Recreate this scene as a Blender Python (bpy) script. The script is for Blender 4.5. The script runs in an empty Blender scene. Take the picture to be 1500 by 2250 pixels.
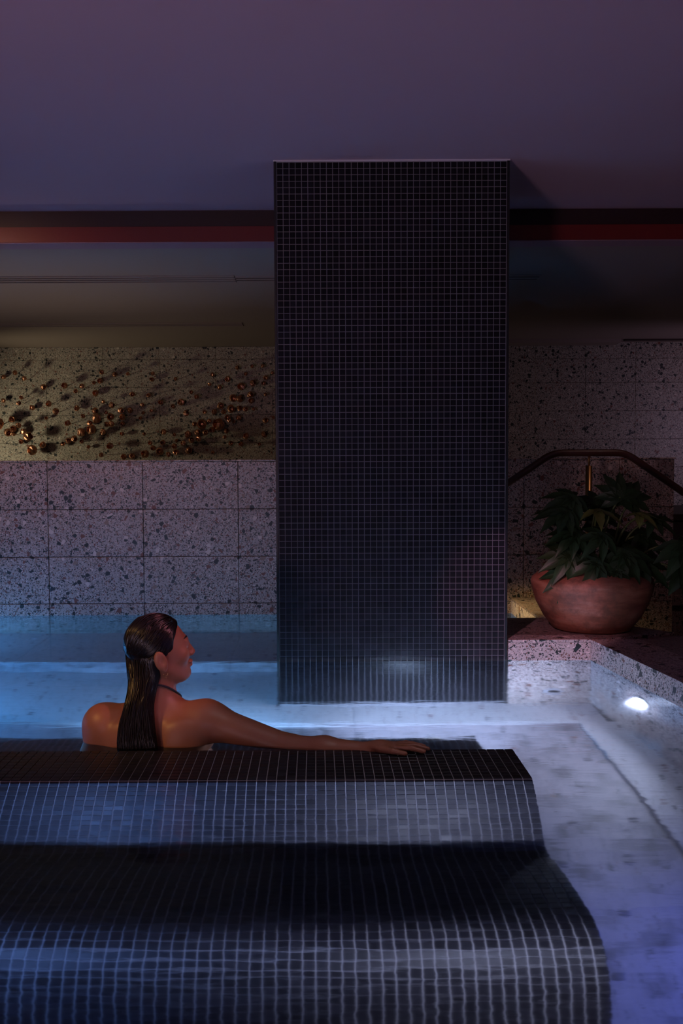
import bpy, bmesh, math, random
import numpy as np
from mathutils import Vector, Matrix
random.seed(7); rng = np.random.default_rng(7)
scene = bpy.context.scene
C = scene.collection

# ------------------------------------------------------------------ camera
CAM_H = 0.81
cam = bpy.data.objects.new('camera', bpy.data.cameras.new('camera')); C.objects.link(cam)
cam.data.sensor_fit = 'VERTICAL'; cam.data.sensor_height = 36.0
cam.data.lens = 36.0 * 2100 / 2250
cam.data.shift_x = 55 / 2250
cam.data.clip_start = 0.02
_p, _r = math.radians(3.0), math.radians(0.28)
_f = Vector((0, math.cos(_p), -math.sin(_p))); _u0 = Vector((0, math.sin(_p), math.cos(_p))); _x0 = Vector((1, 0, 0))
_x = _x0 * math.cos(_r) - _u0 * math.sin(_r); _u = _u0 * math.cos(_r) + _x0 * math.sin(_r)
cam.matrix_world = Matrix(((_x.x, _u.x, -_f.x, 0), (_x.y, _u.y, -_f.y, 0), (_x.z, _u.z, -_f.z, CAM_H), (0, 0, 0, 1)))
scene.camera = cam

# ------------------------------------------------------------------ world, colour management, light paths
w = bpy.data.worlds.new('world'); scene.world = w; w.use_nodes = True
w.node_tree.nodes['Background'].inputs[0].default_value = (0.55, 0.5, 0.62, 1)
w.node_tree.nodes['Background'].inputs[1].default_value = 0.004
scene.view_settings.view_transform = 'Standard'; scene.view_settings.look = 'None'
scene.view_settings.exposure = 0.0; scene.view_settings.gamma = 1.0; scene.view_settings.use_curve_mapping = False
cy = scene.cycles
cy.max_bounces = 12; cy.diffuse_bounces = 5; cy.glossy_bounces = 5; cy.transmission_bounces = 10
cy.caustics_refractive = True; cy.caustics_reflective = False
cy.sample_clamp_indirect = 4.0; cy.blur_glossy = 0.5

def light(name, kind, loc, aim, power, color, size=0.1, angle=60, blend=0.4, parent=None):
    d = bpy.data.lights.new(name, kind); d.energy = power; d.color = color
    if kind == 'AREA': d.shape = 'DISK'; d.size = size; d.spread = math.radians(angle)
    elif kind == 'SPOT': d.spot_size = math.radians(angle); d.spot_blend = blend; d.shadow_soft_size = size
    else: d.shadow_soft_size = size
    o = bpy.data.objects.new(name, d); C.objects.link(o)
    v = (Vector(aim) - Vector(loc)).normalized()
    o.matrix_world = Matrix.Translation(Vector(loc)) @ v.to_track_quat('-Z', 'Y').to_matrix().to_4x4()
    return o

# above the water: spa room lamps and added fill lights
light('downlight_warm_shoulder', 'SPOT', (-2.1, 1.5, 1.85), (-0.62, 2.78, 0.04), 75, (1.0, 0.52, 0.14), 0.05, 17, 0.9)
light('downlight_pink_face', 'SPOT', (1.15, 2.15, 1.9), (-0.40, 2.8, 0.29), 60, (1.0, 0.28, 0.38), 0.03, 11, 0.6)
light('downlight_pink_ledge', 'SPOT', (-0.6, 0.9, 1.9), (0.88, 3.95, 0.12), 190, (1.0, 0.42, 0.58), 0.02, 11.2, 0.45)
light('wallwash_amber', 'SPOT', (-3.6, 7.75, 0.75), (-1.3, 8.7, 1.25), 44, (1.0, 0.87, 0.58), 0.12, 95, 0.9)
light('wallwash_violet', 'SPOT', (3.9, 7.2, 1.0), (2.6, 8.6, 1.3), 12, (0.85, 0.62, 1.0), 0.2, 110, 1.0)
light('downlight_rose_wall', 'SPOT', (-1.9, 3.6, 1.9), (-1.3, 5.05, 0.65), 31, (1.0, 0.54, 0.38), 0.1, 100, 1.0)
light('fill_rose_rail', 'SPOT', (1.75, 4.2, 1.95), (1.6, 5.05, 0.5), 3.5, (1.0, 0.62, 0.55), 0.1, 80, 1.0)  # added fill, lightens the wall behind the plant
light('fill_soffit_left', 'SPOT', (-1.8, 5.8, 0.1), (-1.8, 5.75, 2.0), 22, (1.0, 0.84, 0.74), 0.4, 130, 1.0)  # added fill hidden behind the low wall, brightens the left soffit
light('fill_soffit_right', 'SPOT', (2.3, 5.9, 0.1), (2.3, 5.9, 2.0), 20, (1.0, 0.62, 0.95), 0.4, 130, 1.0)  # added fill, lifts the right soffit with a violet cast
light('fill_mauve_ceiling', 'SPOT', (-1.6, -0.8, 0.2), (-0.9, 0.9, 2.0), 240, (1.0, 0.64, 0.78), 0.25, 115, 1.0)  # added out of view to brighten the ceiling in mauve
light('basin_amber', 'SPOT', (0.64, 4.72, 0.42), (1.0, 4.74, 0.0), 16, (1.0, 0.70, 0.30), 0.03, 76, 0.8)
light('fill_bench', 'SPOT', (0.45, 2.0, 1.95), (0.1, 2.35, 0.0), 14.0, (0.95, 0.9, 1.0), 0.05, 48, 1.0)  # added fill, lightens the bench ridge and seat

# ------------------------------------------------------------------ materials
MATS = {}
class NT:
    def __init__(s, name):
        m = bpy.data.materials.new(name); m.use_nodes = True; s.m = m; s.t = m.node_tree; s.t.nodes.clear()
        s.out = s.t.nodes.new('ShaderNodeOutputMaterial'); MATS[name] = m
    def n(s, typ, **kw):
        nd = s.t.nodes.new('ShaderNode' + typ)
        for k, v in kw.items():
            if k.startswith('_'): setattr(nd, k[1:], v)
        for k, v in kw.items():
            if not k.startswith('_'):
                sock = nd.inputs[int(k[1:])] if k[0] == 'i' and k[1:].isdigit() else nd.inputs[k]
                if hasattr(v, 'is_output'): s.t.links.new(v, sock)
                else: sock.default_value = v
        return nd
    def mix(s, a, b, f, blend='MIX'):
        nd = s.n('Mix', _data_type='RGBA', _blend_type=blend)
        for i, v in ((0, f), (6, a), (7, b)):
            if hasattr(v, 'is_output'): s.t.links.new(v, nd.inputs[i])
            else: nd.inputs[i].default_value = v if i == 0 else (*v, 1)[:4]
        return nd.outputs[2]
    def math(s, op, a, b=0.0, c=0.0):
        return s.n('Math', _operation=op, i0=a, i1=b, i2=c).outputs[0]
    def ramp(s, fac, stops, interp='LINEAR'):
        nd = s.n('ValToRGB', i0=fac); cr = nd.color_ramp; cr.interpolation = interp
        while len(cr.elements) < len(stops): cr.elements.new(0.5)
        for e, (p, c) in zip(cr.elements, stops): e.position = p; e.color = (*c, 1)
        return nd.outputs[0]
    def bsdf(s, **kw):
        kw = {k.replace('_', ' '): v for k, v in kw.items()}
        b = s.n('BsdfPrincipled')
        for k, v in kw.items():
            if hasattr(v, 'is_output'): s.t.links.new(v, b.inputs[k])
            else: b.inputs[k].default_value = (*v, 1) if isinstance(v, tuple) and len(v) == 3 else v
        s.t.links.new(b.outputs[0], s.out.inputs[0]); return s.m
    def pos(s): return s.n('NewGeometry').outputs['Position']
    def bump(s, h, strength=0.3, dist=0.01):
        return s.n('Bump', Strength=strength, Distance=dist, Height=h).outputs[0]

def plain(name, col, rough=0.5, metal=0.0, noise=0.12, scale=8.0, spec=0.5):
    t = NT(name); nz = t.n('TexNoise', Vector=t.pos(), Scale=scale, Detail=4.0).outputs[0]
    c = t.mix(tuple(x * (1 - noise) for x in col), tuple(min(1, x * (1 + noise)) for x in col), nz)
    return t.bsdf(Base_Color=c, Roughness=rough, Metallic=metal, Specular_IOR_Level=spec)

def terrazzo(name, base, rough=0.35, big=48.0, small=140.0, spec=0.5, amt=1.0, mottle=False):
    t = NT(name); P = t.pos()
    nz = t.n('TexNoise', Vector=P, Scale=5.0, Detail=5.0).outputs[0]
    col = t.mix(tuple(x * 0.86 for x in base), tuple(x * 1.12 for x in base), nz)
    if mottle:
        mz = t.n('TexNoise', Vector=P, Scale=11.0, Detail=3.0, Roughness=0.6).outputs[0]
        col = t.mix(col, tuple(x * 0.30 for x in base), t.ramp(mz, [(0.45, (0, 0, 0)), (0.68, (0.9, 0.9, 0.9))]))
    for sc, prob, edge, off in ((small * 1.6, 0.22 * amt, 0.02, 3.1), (small, 0.18 * amt, 0.02, 0.0), (big, 0.08 * amt, 0.03, 7.7)):
        q = t.n('VectorMath', _operation='ADD', i0=P, i1=(off, off * 1.7, off * 0.6)).outputs[0]
        vc = t.n('TexVoronoi', _feature='F1', Vector=q, Scale=sc, Randomness=1.0)
        ve = t.n('TexVoronoi', _feature='DISTANCE_TO_EDGE', Vector=q, Scale=sc, Randomness=1.0)
        sep = t.n('SeparateColor', Color=vc.outputs['Color'])
        on = t.math('LESS_THAN', sep.outputs[0], prob)
        shp = t.math('GREATER_THAN', ve.outputs['Distance'], t.math('MULTIPLY_ADD', sep.outputs[2], 0.10, edge))
        msk = t.math('MULTIPLY', on, shp)
        chip = t.ramp(sep.outputs[1], [(0.0, (0.012, 0.018, 0.016)), (0.50, (0.03, 0.032, 0.028)), (0.62, (0.16, 0.055, 0.035)),
                                       (0.78, (0.24, 0.15, 0.11)), (0.88, tuple(min(1, x * 1.5) for x in base))], 'CONSTANT')
        col = t.mix(col, chip, msk)
    return t.bsdf(Base_Color=col, Roughness=rough, Specular_IOR_Level=spec)

terrazzo('terrazzo_wall', (0.39, 0.30, 0.255), 0.45, amt=1.5)
terrazzo('terrazzo_far', (0.40, 0.36, 0.30), 0.5, amt=1.3)
terrazzo('terrazzo_coping', (0.54, 0.45, 0.42), 0.4, big=36, amt=1.25)
terrazzo('terrazzo_deck', (0.26, 0.20, 0.18), 0.4)
terrazzo('terrazzo_pool', (0.62, 0.60, 0.62), 0.5, amt=0.22)
terrazzo('terrazzo_panel', (0.37, 0.335, 0.365), 0.5, amt=0.22, mottle=True)
plain('nozzle_grey', (0.13, 0.12, 0.13), 0.6)
plain('joint', (0.10, 0.09, 0.085), 0.8)
plain('ceiling_paint', (0.40, 0.27, 0.31), 0.85, noise=0.03, scale=2.0, spec=0.2)
plain('soffit_paint', (0.30, 0.24, 0.21), 0.85, noise=0.03, scale=2.0, spec=0.2)
plain('lip_paint', (0.30, 0.17, 0.20), 0.8, noise=0.04)
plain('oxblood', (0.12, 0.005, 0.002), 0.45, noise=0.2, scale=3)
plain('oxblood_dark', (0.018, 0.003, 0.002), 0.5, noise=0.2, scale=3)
plain('black_trim', (0.004, 0.004, 0.004), 0.4)
plain('black_slot', (0.002, 0.002, 0.002), 0.9, spec=0.0)
plain('pale_trim', (0.55, 0.52, 0.55), 0.5)
plain('dark_wood', (0.05, 0.03, 0.022), 0.5, noise=0.3)
plain('rail_wrap', (0.06, 0.022, 0.014), 0.35)
plain('brass', (0.50, 0.27, 0.10), 0.32, 1.0)
plain('steel', (0.6, 0.6, 0.62), 0.25, 1.0)
plain('soil', (0.03, 0.02, 0.014), 0.9, noise=0.4, scale=60)
plain('grout', (0.42, 0.40, 0.41), 0.7, noise=0.15, scale=14)
plain('grout_dark', (0.24, 0.225, 0.24), 0.7, noise=0.15, scale=14)
plain('gold', (0.9, 0.62, 0.28), 0.18, 1.0)
plain('swim_black', (0.006, 0.006, 0.007), 0.6)
plain('eye_white', (0.6, 0.58, 0.55), 0.15)
plain('hair_dark', (0.007, 0.005, 0.003), 0.27, noise=0.5, scale=90, spec=0.5)
plain('stalk', (0.10, 0.13, 0.03), 0.5)

t = NT('mosaic'); g = t.n('NewGeometry'); oi = t.n('ObjectInfo')
rr = t.math('FRACT', t.math('ADD', g.outputs['Random Per Island'], oi.outputs['Random']))
t.bsdf(Base_Color=t.ramp(rr, [(0.0, (0.012, 0.011, 0.013)), (1.0, (0.024, 0.022, 0.026))]),
       Roughness=t.math('MULTIPLY_ADD', rr, 0.10, 0.30), Specular_IOR_Level=0.13)

t = NT('mosaic_pillar'); g = t.n('NewGeometry'); oi = t.n('ObjectInfo')
rr = t.math('FRACT', t.math('ADD', g.outputs['Random Per Island'], oi.outputs['Random']))
t.bsdf(Base_Color=t.ramp(rr, [(0.0, (0.006, 0.0055, 0.0065)), (1.0, (0.013, 0.011, 0.014))]), Roughness=0.32, Specular_IOR_Level=0.06)
t = NT('copper'); nz = t.n('TexNoise', Vector=t.pos(), Scale=40.0, Detail=3.0).outputs[0]
t.bsdf(Base_Color=t.mix((0.34, 0.14, 0.08), (0.78, 0.42, 0.27), nz), Metallic=1.0, Roughness=0.38)

t = NT('terracotta'); P = t.pos()
st = t.n('Mapping', Vector=P, Scale=(3.0, 3.0, 16.0)).outputs[0]
n1 = t.n('TexNoise', Vector=st, Scale=1.6, Detail=6.0, Roughness=0.65).outputs[0]
n2 = t.n('TexNoise', Vector=P, Scale=7.0, Detail=6.0, Roughness=0.7).outputs[0]
c1 = t.ramp(n1, [(0.30, (0.16, 0.045, 0.022)), (0.5, (0.30, 0.105, 0.055)), (0.72, (0.42, 0.20, 0.13))])
c2 = t.mix(c1, (0.10, 0.04, 0.02), t.ramp(n2, [(0.46, (0, 0, 0)), (0.62, (0.85, 0.85, 0.85))]))
t.bsdf(Base_Color=c2, Roughness=0.6, Normal=t.bump(n1, 0.25, 0.01))

t = NT('leaf'); oi = t.n('ObjectInfo'); P = t.pos()
nz = t.n('TexNoise', Vector=P, Scale=30.0, Detail=3.0).outputs[0]
t.bsdf(Base_Color=t.mix((0.010, 0.024, 0.008), (0.026, 0.050, 0.014), nz), Roughness=0.42, Specular_IOR_Level=0.3)
plain('leaf_young', (0.13, 0.15, 0.03), 0.4, noise=0.25, scale=30)

t = NT('skin'); P = t.pos()
n1 = t.n('TexNoise', Vector=P, Scale=9.0, Detail=4.0).outputs[0]
n2 = t.n('TexNoise', Vector=P, Scale=260.0, Detail=2.0).outputs[0]
t.bsdf(Base_Color=t.mix((0.27, 0.105, 0.052), (0.36, 0.150, 0.080), n1), Roughness=0.43, Specular_IOR_Level=0.45,
       Normal=t.bump(n2, 0.06, 0.002))

t = NT('water'); P = t.pos()
m1 = t.n('Mapping', Vector=P, Scale=(5.0, 16.0, 1.0)).outputs[0]
m2 = t.n('Mapping', Vector=P, Scale=(26.0, 60.0, 1.0)).outputs[0]
h1 = t.n('TexNoise', Vector=m1, Scale=1.0, Detail=2.0).outputs[0]
h2 = t.n('TexNoise', Vector=m2, Scale=1.0, Detail=2.0).outputs[0]
hh = t.math('MULTIPLY_ADD', h2, 0.10, h1)
gl = t.n('BsdfGlass', Color=(0.64, 0.82, 1.0, 1), Roughness=0.115, IOR=1.333, Normal=t.bump(hh, 0.10, 0.02))
t.t.links.new(gl.outputs[0], t.out.inputs[0])

def emit(name, col, strength):
    t = NT(name); e = t.n('Emission', Color=(*col, 1), Strength=strength); t.t.links.new(e.outputs[0], t.out.inputs[0])
emit('lens_white', (1.0, 0.93, 0.97), 22.0)
emit('lens_blue', (0.55, 0.78, 1.0), 9.0)

# ------------------------------------------------------------------ mesh helpers
class MB:
    def __init__(s): s.v = []; s.f = []
    def add(s, vs, fs):
        b = len(s.v); s.v += [tuple(p) for p in vs]; s.f += [tuple(i + b for i in f) for f in fs]; return s
    def box(s, a, b, ch=0.0):
        (x0, y0, z0), (x1, y1, z1) = a, b
        if ch <= 0:
            return s.add([(x, y, z) for z in (z0, z1) for y in (y0, y1) for x in (x0, x1)],
                         [(0, 2, 3, 1), (4, 5, 7, 6), (0, 1, 5, 4), (2, 6, 7, 3), (0, 4, 6, 2), (1, 3, 7, 5)])
        bm = bmesh.new(); bmesh.ops.create_cube(bm, size=1.0)
        for v in bm.verts: v.co = Vector((x0 + (v.co.x + .5) * (x1 - x0), y0 + (v.co.y + .5) * (y1 - y0), z0 + (v.co.z + .5) * (z1 - z0)))
        bmesh.ops.bevel(bm, geom=bm.edges[:], offset=ch, segments=1, affect='EDGES')
        bm.verts.index_update()
        s.add([v.co[:] for v in bm.verts], [[v.index for v in f.verts] for f in bm.faces]); bm.free(); return s
    def prism(s, poly, z0, z1):
        n = len(poly)
        vs = [(x, y, z0) for x, y in poly] + [(x, y, z1) for x, y in poly]
        return s.add(vs, [tuple(range(n))[::-1], tuple(range(n, 2 * n))] + [(i, (i + 1) % n, (i + 1) % n + n, i + n) for i in range(n)])
    def tube(s, pts, rad, sides=8, cap=True, closed=False):
        pts = [Vector(p) for p in pts]; n = len(pts)
        rad = rad if hasattr(rad, '__len__') else [rad] * n
        vs, fs = [], []; up = None
        for i, p in enumerate(pts):
            if closed: d = pts[(i + 1) % n] - pts[i - 1]
            else: d = pts[min(i + 1, n - 1)] - pts[max(i - 1, 0)]
            d.normalize()
            if up is None: up = d.orthogonal().normalized()
            up = (up - d * up.dot(d)); up = up.normalized() if up.length > 1e-6 else d.orthogonal().normalized()
            sd = d.cross(up)
            for k in range(sides):
                a = 2 * math.pi * k / sides; vs.append(p + (up * math.cos(a) + sd * math.sin(a)) * rad[i])
        m = n if closed else n - 1
        for i in range(m):
            for k in range(sides):
                a, b = i * sides + k, i * sides + (k + 1) % sides; c, d2 = ((i + 1) % n) * sides + (k + 1) % sides, ((i + 1) % n) * sides + k
                fs.append((a, b, c, d2))
        if cap and not closed: fs += [tuple(range(sides))[::-1], tuple(range((n - 1) * sides, n * sides))]
        return s.add(vs, fs)
    def lathe(s, prof, seg=32, c=(0, 0, 0)):
        n = len(prof); vs = []
        for k in range(seg):
            a = 2 * math.pi * k / seg
            vs += [(c[0] + r * math.cos(a), c[1] + r * math.sin(a), c[2] + z) for r, z in prof]
        fs = []
        for k in range(seg):
            for i in range(n - 1):
                a, b = k * n + i, ((k + 1) % seg) * n + i; fs.append((a, b, b + 1, a + 1))
        return s.add(vs, fs)
    def mesh(s, name, mat, smooth=False):
        me = bpy.data.meshes.new(name); me.from_pydata(s.v, [], s.f); me.materials.append(MATS[mat])
        bm = bmesh.new(); bm.from_mesh(me); bmesh.ops.recalc_face_normals(bm, faces=bm.faces[:]); bm.to_mesh(me); bm.free()
        if smooth: me.polygons.foreach_set('use_smooth', [True] * len(me.polygons))
        return me
    def obj(s, name, mat, parent=None, smooth=False, kind=None):
        return link(name, s.mesh(name, mat, smooth), parent, kind)
def link(name, me, parent=None, kind=None, mw=None):
    o = bpy.data.objects.new(name, me); C.objects.link(o)
    M = mw if mw is not None else Matrix.Identity(4)
    if parent: o.parent = parent; M = Matrix.Translation(-wloc(parent)) @ M      # thing empties are unrotated
    o.matrix_basis = M
    if kind: o['kind'] = kind
    return o
def wloc(o):
    v = Vector((0, 0, 0))
    while o: v = v + o.matrix_basis.translation; o = o.parent
    return v
def thing(name, loc, label, cat, group=None):
    o = bpy.data.objects.new(name, None); C.objects.link(o); o.empty_display_size = 0.1; o.matrix_basis = Matrix.Translation(Vector(loc))
    return tag(o, label, cat, group)
def tag(o, label, cat, group=None, kind=None):
    o['label'] = label; o['category'] = cat
    if group: o['group'] = group
    if kind: o['kind'] = kind
    return o
def B(a, b, ch=0.0): return MB().box(a, b, ch)
def frameM(o, u, v, n):   # matrix with columns u,v,n and origin o
    return Matrix(((u[0], v[0], n[0], o[0]), (u[1], v[1], n[1], o[1]), (u[2], v[2], n[2], o[2]), (0, 0, 0, 1)))

# ------------------------------------------------------------------ dimensions (metres; z = 0 is the water surface)
POOL_Z, DECK_Z, CEIL_Z, SOFF_Z = -0.67, 0.085, 2.004, 1.853
COL_X0, COL_X1, COL_Y0, COL_Y1 = -0.163, 0.772, 3.853, 4.40
WALL_Y, FAR_Y, FARR_Y = 5.055, 8.685, 8.50
LEFT_X, RIGHT_X, BACK_Y, FRONT_Y, POOL_X = -3.4, 3.6, -1.6, 0.75, -2.15
def edge_x(y): return 1.111 + (3.843 - y) * 0.108      # pool's right edge, slightly splayed

# ------------------------------------------------------------------ setting: shell
B((LEFT_X - .2, BACK_Y, CEIL_Z), (RIGHT_X + .2, 4.80, CEIL_Z + .15)).obj('ceiling', 'ceiling_paint', kind='structure')
B((LEFT_X - .9, 4.72, SOFF_Z), (RIGHT_X + 1.6, 9.1, SOFF_Z + .12)).obj('ceiling', 'soffit_paint', kind='structure')
B((LEFT_X - .2, BACK_Y, POOL_Z - .2), (LEFT_X, 5.0, CEIL_Z)).obj('wall_left', 'terrazzo_wall', kind='structure')
B((LEFT_X - .9, 5.2, -.3), (LEFT_X - .7, 9.1, SOFF_Z)).obj('wall_left', 'terrazzo_far', kind='structure')
B((RIGHT_X, BACK_Y, -.3), (RIGHT_X + .2, 4.7, CEIL_Z)).obj('wall_right', 'terrazzo_wall', kind='structure')
B((RIGHT_X + 1.4, 4.6, -.3), (RIGHT_X + 1.6, 9.1, SOFF_Z)).obj('wall_right', 'terrazzo_far', kind='structure')
B((LEFT_X - .2, BACK_Y - .2, -.3), (RIGHT_X + .2, BACK_Y, CEIL_Z)).obj('wall_front', 'ceiling_paint', kind='structure')
B((LEFT_X - .9, 5.22, -.25), (RIGHT_X + 1.6, 9.1, -.20)).obj('floor', 'terrazzo_deck', kind='structure')
B((1.33, 3.7, -.25), (RIGHT_X + 1.6, 5.22, -.20)).obj('floor', 'terrazzo_deck', kind='structure')

# oxblood beam in two steps, with a mauve lip under it
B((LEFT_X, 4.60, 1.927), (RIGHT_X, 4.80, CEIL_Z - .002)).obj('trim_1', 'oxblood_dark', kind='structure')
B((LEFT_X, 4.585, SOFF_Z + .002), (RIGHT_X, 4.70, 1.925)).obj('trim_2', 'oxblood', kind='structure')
B((LEFT_X, 4.588, SOFF_Z - .002), (RIGHT_X, 4.715, SOFF_Z + .001)).obj('trim_3', 'lip_paint', kind='structure')
B((1.0, 8.26, 1.822), (2.62, 8.48, SOFF_Z)).obj('trim_4', 'soffit_paint', kind='structure')
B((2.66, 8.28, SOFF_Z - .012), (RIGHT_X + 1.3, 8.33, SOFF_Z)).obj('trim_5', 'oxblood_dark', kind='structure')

# terrazzo tiled walls: backing plus tiles as pieces
def tiled_wall(name, x0, x1, y, zrows, xj, pitch, mat, thick=0.15, gap=0.003, zlo=None):
    zmin = zrows[0] if zlo is None else zlo
    w_ = B((x0, y + 0.012, zmin), (x1, y + thick, zrows[-1])).obj(name, 'joint', kind='structure')
    k0 = math.floor((x0 - xj) / pitch); cache = {}
    x = xj + k0 * pitch
    while x < x1:
        a, b = max(x, x0), min(x + pitch, x1)
        if b - a > 0.03:
            for za, zb in zip(zrows[:-1], zrows[1:]):
                key = (round(b - a, 3), round(zb - za, 3))
                if key not in cache:
                    hw, hh_ = (b - a - gap) / 2, (zb - za - gap) / 2
                    cache[key] = B((-hw, 0, -hh_), (hw, 0.014, hh_), 0.0012).mesh('wall_tile', mat)
                dy = rng.uniform(-0.0006, 0.0006)
                link('tile', cache[key], w_, mw=Matrix.Translation(((a + b) / 2, y + dy, (za + zb) / 2)))
        x += pitch
    return w_
wb = tiled_wall('wall_back', LEFT_X, 1.892, WALL_Y, [-.70, -.44, -.19, .062, .312, .564, .815], -1.4218, .504, 'terrazzo_wall')
B((LEFT_X, WALL_Y - .004, .8155), (1.896, WALL_Y + .16, .8245), .002).obj('ledge_cap', 'terrazzo_wall', wb)
tiled_wall('wall_far', LEFT_X - .7, 1.2, FAR_Y, [.49, .74, .99, 1.24, 1.49, 1.74, SOFF_Z], -2.433, .51, 'terrazzo_far', gap=0.002, zlo=-.2)
tiled_wall('wall_far', 1.2, RIGHT_X + 1.4, FARR_Y, [.0, .25, .5, .75, 1.0, 1.25, 1.5, 1.71, SOFF_Z], 1.938, .444, 'terrazzo_far', gap=0.002, zlo=-.2)

# pool shell
pf = B((POOL_X, FRONT_Y, POOL_Z - .15), (1.6, 5.07, POOL_Z - .06)).obj('floor', 'joint', kind='structure')
PX0, PX1, PY0, PY1 = -1.9, 1.0, 1.0, 3.62        # sunken panel with air nozzles
def slab(x0, x1, y0, y1, z, mat='terrazzo_pool'):
    B((x0 + .001, y0 + .001, z - .07), (x1 - .001, y1 - .001, z), .002).obj('floor_slab', mat, pf)
xs = [POOL_X, -1.9, -.86, .14, 1.0]
for a, b in zip(xs[:-1], xs[1:]): slab(a, b, PY1, 4.37, POOL_Z)
slab(1.0, edge_x(3.84), PY1, 3.846, POOL_Z)
for a, b in ((1.0, 1.9), (1.9, 2.75), (2.75, PY1)): slab(1.0, edge_x(a), a, b, POOL_Z)
for a, b in ((FRONT_Y, 2.2), (2.2, PY1)): slab(POOL_X, PX0, a, b, POOL_Z)
for a, b in ((-1.9, -.86), (-.86, .14), (.14, 1.0)):
    slab(a, b, 1.0, 2.3, POOL_Z - .022, 'terrazzo_panel'); slab(a, b, 2.3, PY1, POOL_Z - .022, 'terrazzo_panel')
slab(POOL_X, edge_x(FRONT_Y), FRONT_Y, 1.0, POOL_Z)
# step along the back wall, under water
st_ = B((POOL_X, 4.385, POOL_Z - .05), (1.03, WALL_Y + .005, -.515)).obj('step', 'joint', kind='structure')
for a, b in zip([POOL_X, -1.4, -.4, .6], [-1.4, -.4, .6, 1.03]):
    B((a + .001, 4.373, -.515), (b - .001, WALL_Y, -.50), .002).obj('step_tread', 'terrazzo_pool', st_)
    B((a + .001, 4.373, POOL_Z), (b - .001, 4.386, -.517), .002).obj('step_riser', 'terrazzo_panel', st_)

# decks
def deck(name, poly, z0=-.8, z1=DECK_Z - .012, mat='terrazzo_deck'):
    return MB().prism(poly, z0, z1).obj(name, mat, kind='structure')
d1 = deck('deck', [(edge_x(FRONT_Y) + .014, FRONT_Y), (1.125, 3.86), (COL_X1 + .002, 3.86), (COL_X1 + .002, 4.39), (1.32, 4.39), (1.37, 4.165), (1.50, 3.99), (RIGHT_X, 3.55), (RIGHT_X, FRONT_Y)])
d2 = deck('deck', [(LEFT_X, BACK_Y), (RIGHT_X, BACK_Y), (RIGHT_X, FRONT_Y), (LEFT_X, FRONT_Y)])
B((LEFT_X, BACK_Y, DECK_Z - .012), (RIGHT_X, FRONT_Y + .002, DECK_Z)).obj('paving_slab', 'terrazzo_deck', d2)
d3 = deck('deck', [(LEFT_X, FRONT_Y), (POOL_X - .02, FRONT_Y), (POOL_X - .02, WALL_Y), (LEFT_X, WALL_Y)])  # unseen left deck, added to shorten the pool and cut blue bounce light
for a, b in zip((.75, 1.83, 2.91, 3.98), (1.83, 2.91, 3.98, WALL_Y)):
    B((LEFT_X, a + .001, DECK_Z - .012), (POOL_X, b - .001, DECK_Z), .001).obj('paving_slab', 'terrazzo_deck', d3)
    B((POOL_X - .02, a + .001, POOL_Z - .06), (POOL_X - .002, b - .001, DECK_Z - .013), .001).obj('face_tile', 'terrazzo_pool', d3)
# ledge paving (top) pieces on the right deck
MB().prism([(1.128, 3.85), (COL_X1 + .004, 3.85), (COL_X1 + .004, 4.394), (1.325, 4.394), (1.375, 4.168), (1.505, 3.993)], DECK_Z - .012, DECK_Z).obj('paving_slab', 'terrazzo_deck', d1)
yj = [3.846, 3.574, 3.055, 2.536, 2.017, 1.498, .98, FRONT_Y]
for a, b in zip(yj[1:], yj[:-1]):
    ex0, ex1 = edge_x(a), edge_x(b)
    q = [(ex0 - .003, a + .0012), (ex1 - .003, b - .0012), (ex1 + .20, b - .0012), (ex0 + .20, a + .0012)]
    MB().prism(q, DECK_Z - .0115, DECK_Z + .0005).obj('coping_stone', 'terrazzo_coping', d1)
    MB().prism([(ex0, a + .0012), (ex1, b - .0012), (ex1 + .02, b - .0012), (ex0 + .02, a + .0012)], POOL_Z - .06, DECK_Z - .013).obj('face_tile', 'terrazzo_coping', d1)
    MB().prism([(ex0 + .201, a + .001), (ex1 + .201, b - .001), (RIGHT_X, min(b, 3.55) - .001), (RIGHT_X, a + .001)], DECK_Z - .0115, DECK_Z).obj('paving_slab', 'terrazzo_deck', d1)
B((COL_X1 + .003, 3.843, DECK_Z - .0115), (1.109, 3.95, DECK_Z + .0005), .001).obj('coping_stone', 'terrazzo_coping', d1)
B((COL_X1 + .003, 3.846, POOL_Z - .06), (1.111, 3.866, DECK_Z - .013), .001).obj('face_tile', 'terrazzo_coping', d1)
cb = B((1.045, 4.395, -.7), (1.32, WALL_Y, DECK_Z - .012)).obj('curb', 'terrazzo_deck', kind='structure')
B((1.03, 4.395, DECK_Z - .012), (1.32, WALL_Y - .001, DECK_Z), .001).obj('coping_stone', 'terrazzo_deck', cb)
for a, b in ((4.395, 4.62), (4.62, 4.84), (4.84, WALL_Y)):
    B((1.033, a + .001, -.65), (1.046, b - .001, DECK_Z - .013), .001).obj('face_tile', 'terrazzo_coping', cb)
B((POOL_X, FRONT_Y - .02, POOL_Z - .06), (edge_x(FRONT_Y), FRONT_Y + .012, DECK_Z - .013)).obj('face_tile', 'terrazzo_pool', d2)

# dark stair block beyond the end of the wall
sp = thing('low_step', (2.6, 5.3, -.2), 'low terrazzo step in front of the dark timber block', 'step')
B((1.93, 5.22, -.2), (3.4, 5.48, .07), .004).obj('step_body', 'terrazzo_deck', sp)
B((1.93, 5.215, -.01), (3.4, 5.2195, .012)).obj('nosing', 'black_trim', sp)
sb = thing('stair_block', (2.45, 5.9, -.2), 'dark timber block just past the right end of the terrazzo wall', 'step')
B((1.97, 5.5, -.2), (3.4, 6.6, .46), .006).obj('block', 'dark_wood', sb)
B((1.96, 5.49, .461), (3.41, 6.61, .50), .004).obj('tread', 'dark_wood', sb)

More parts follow.
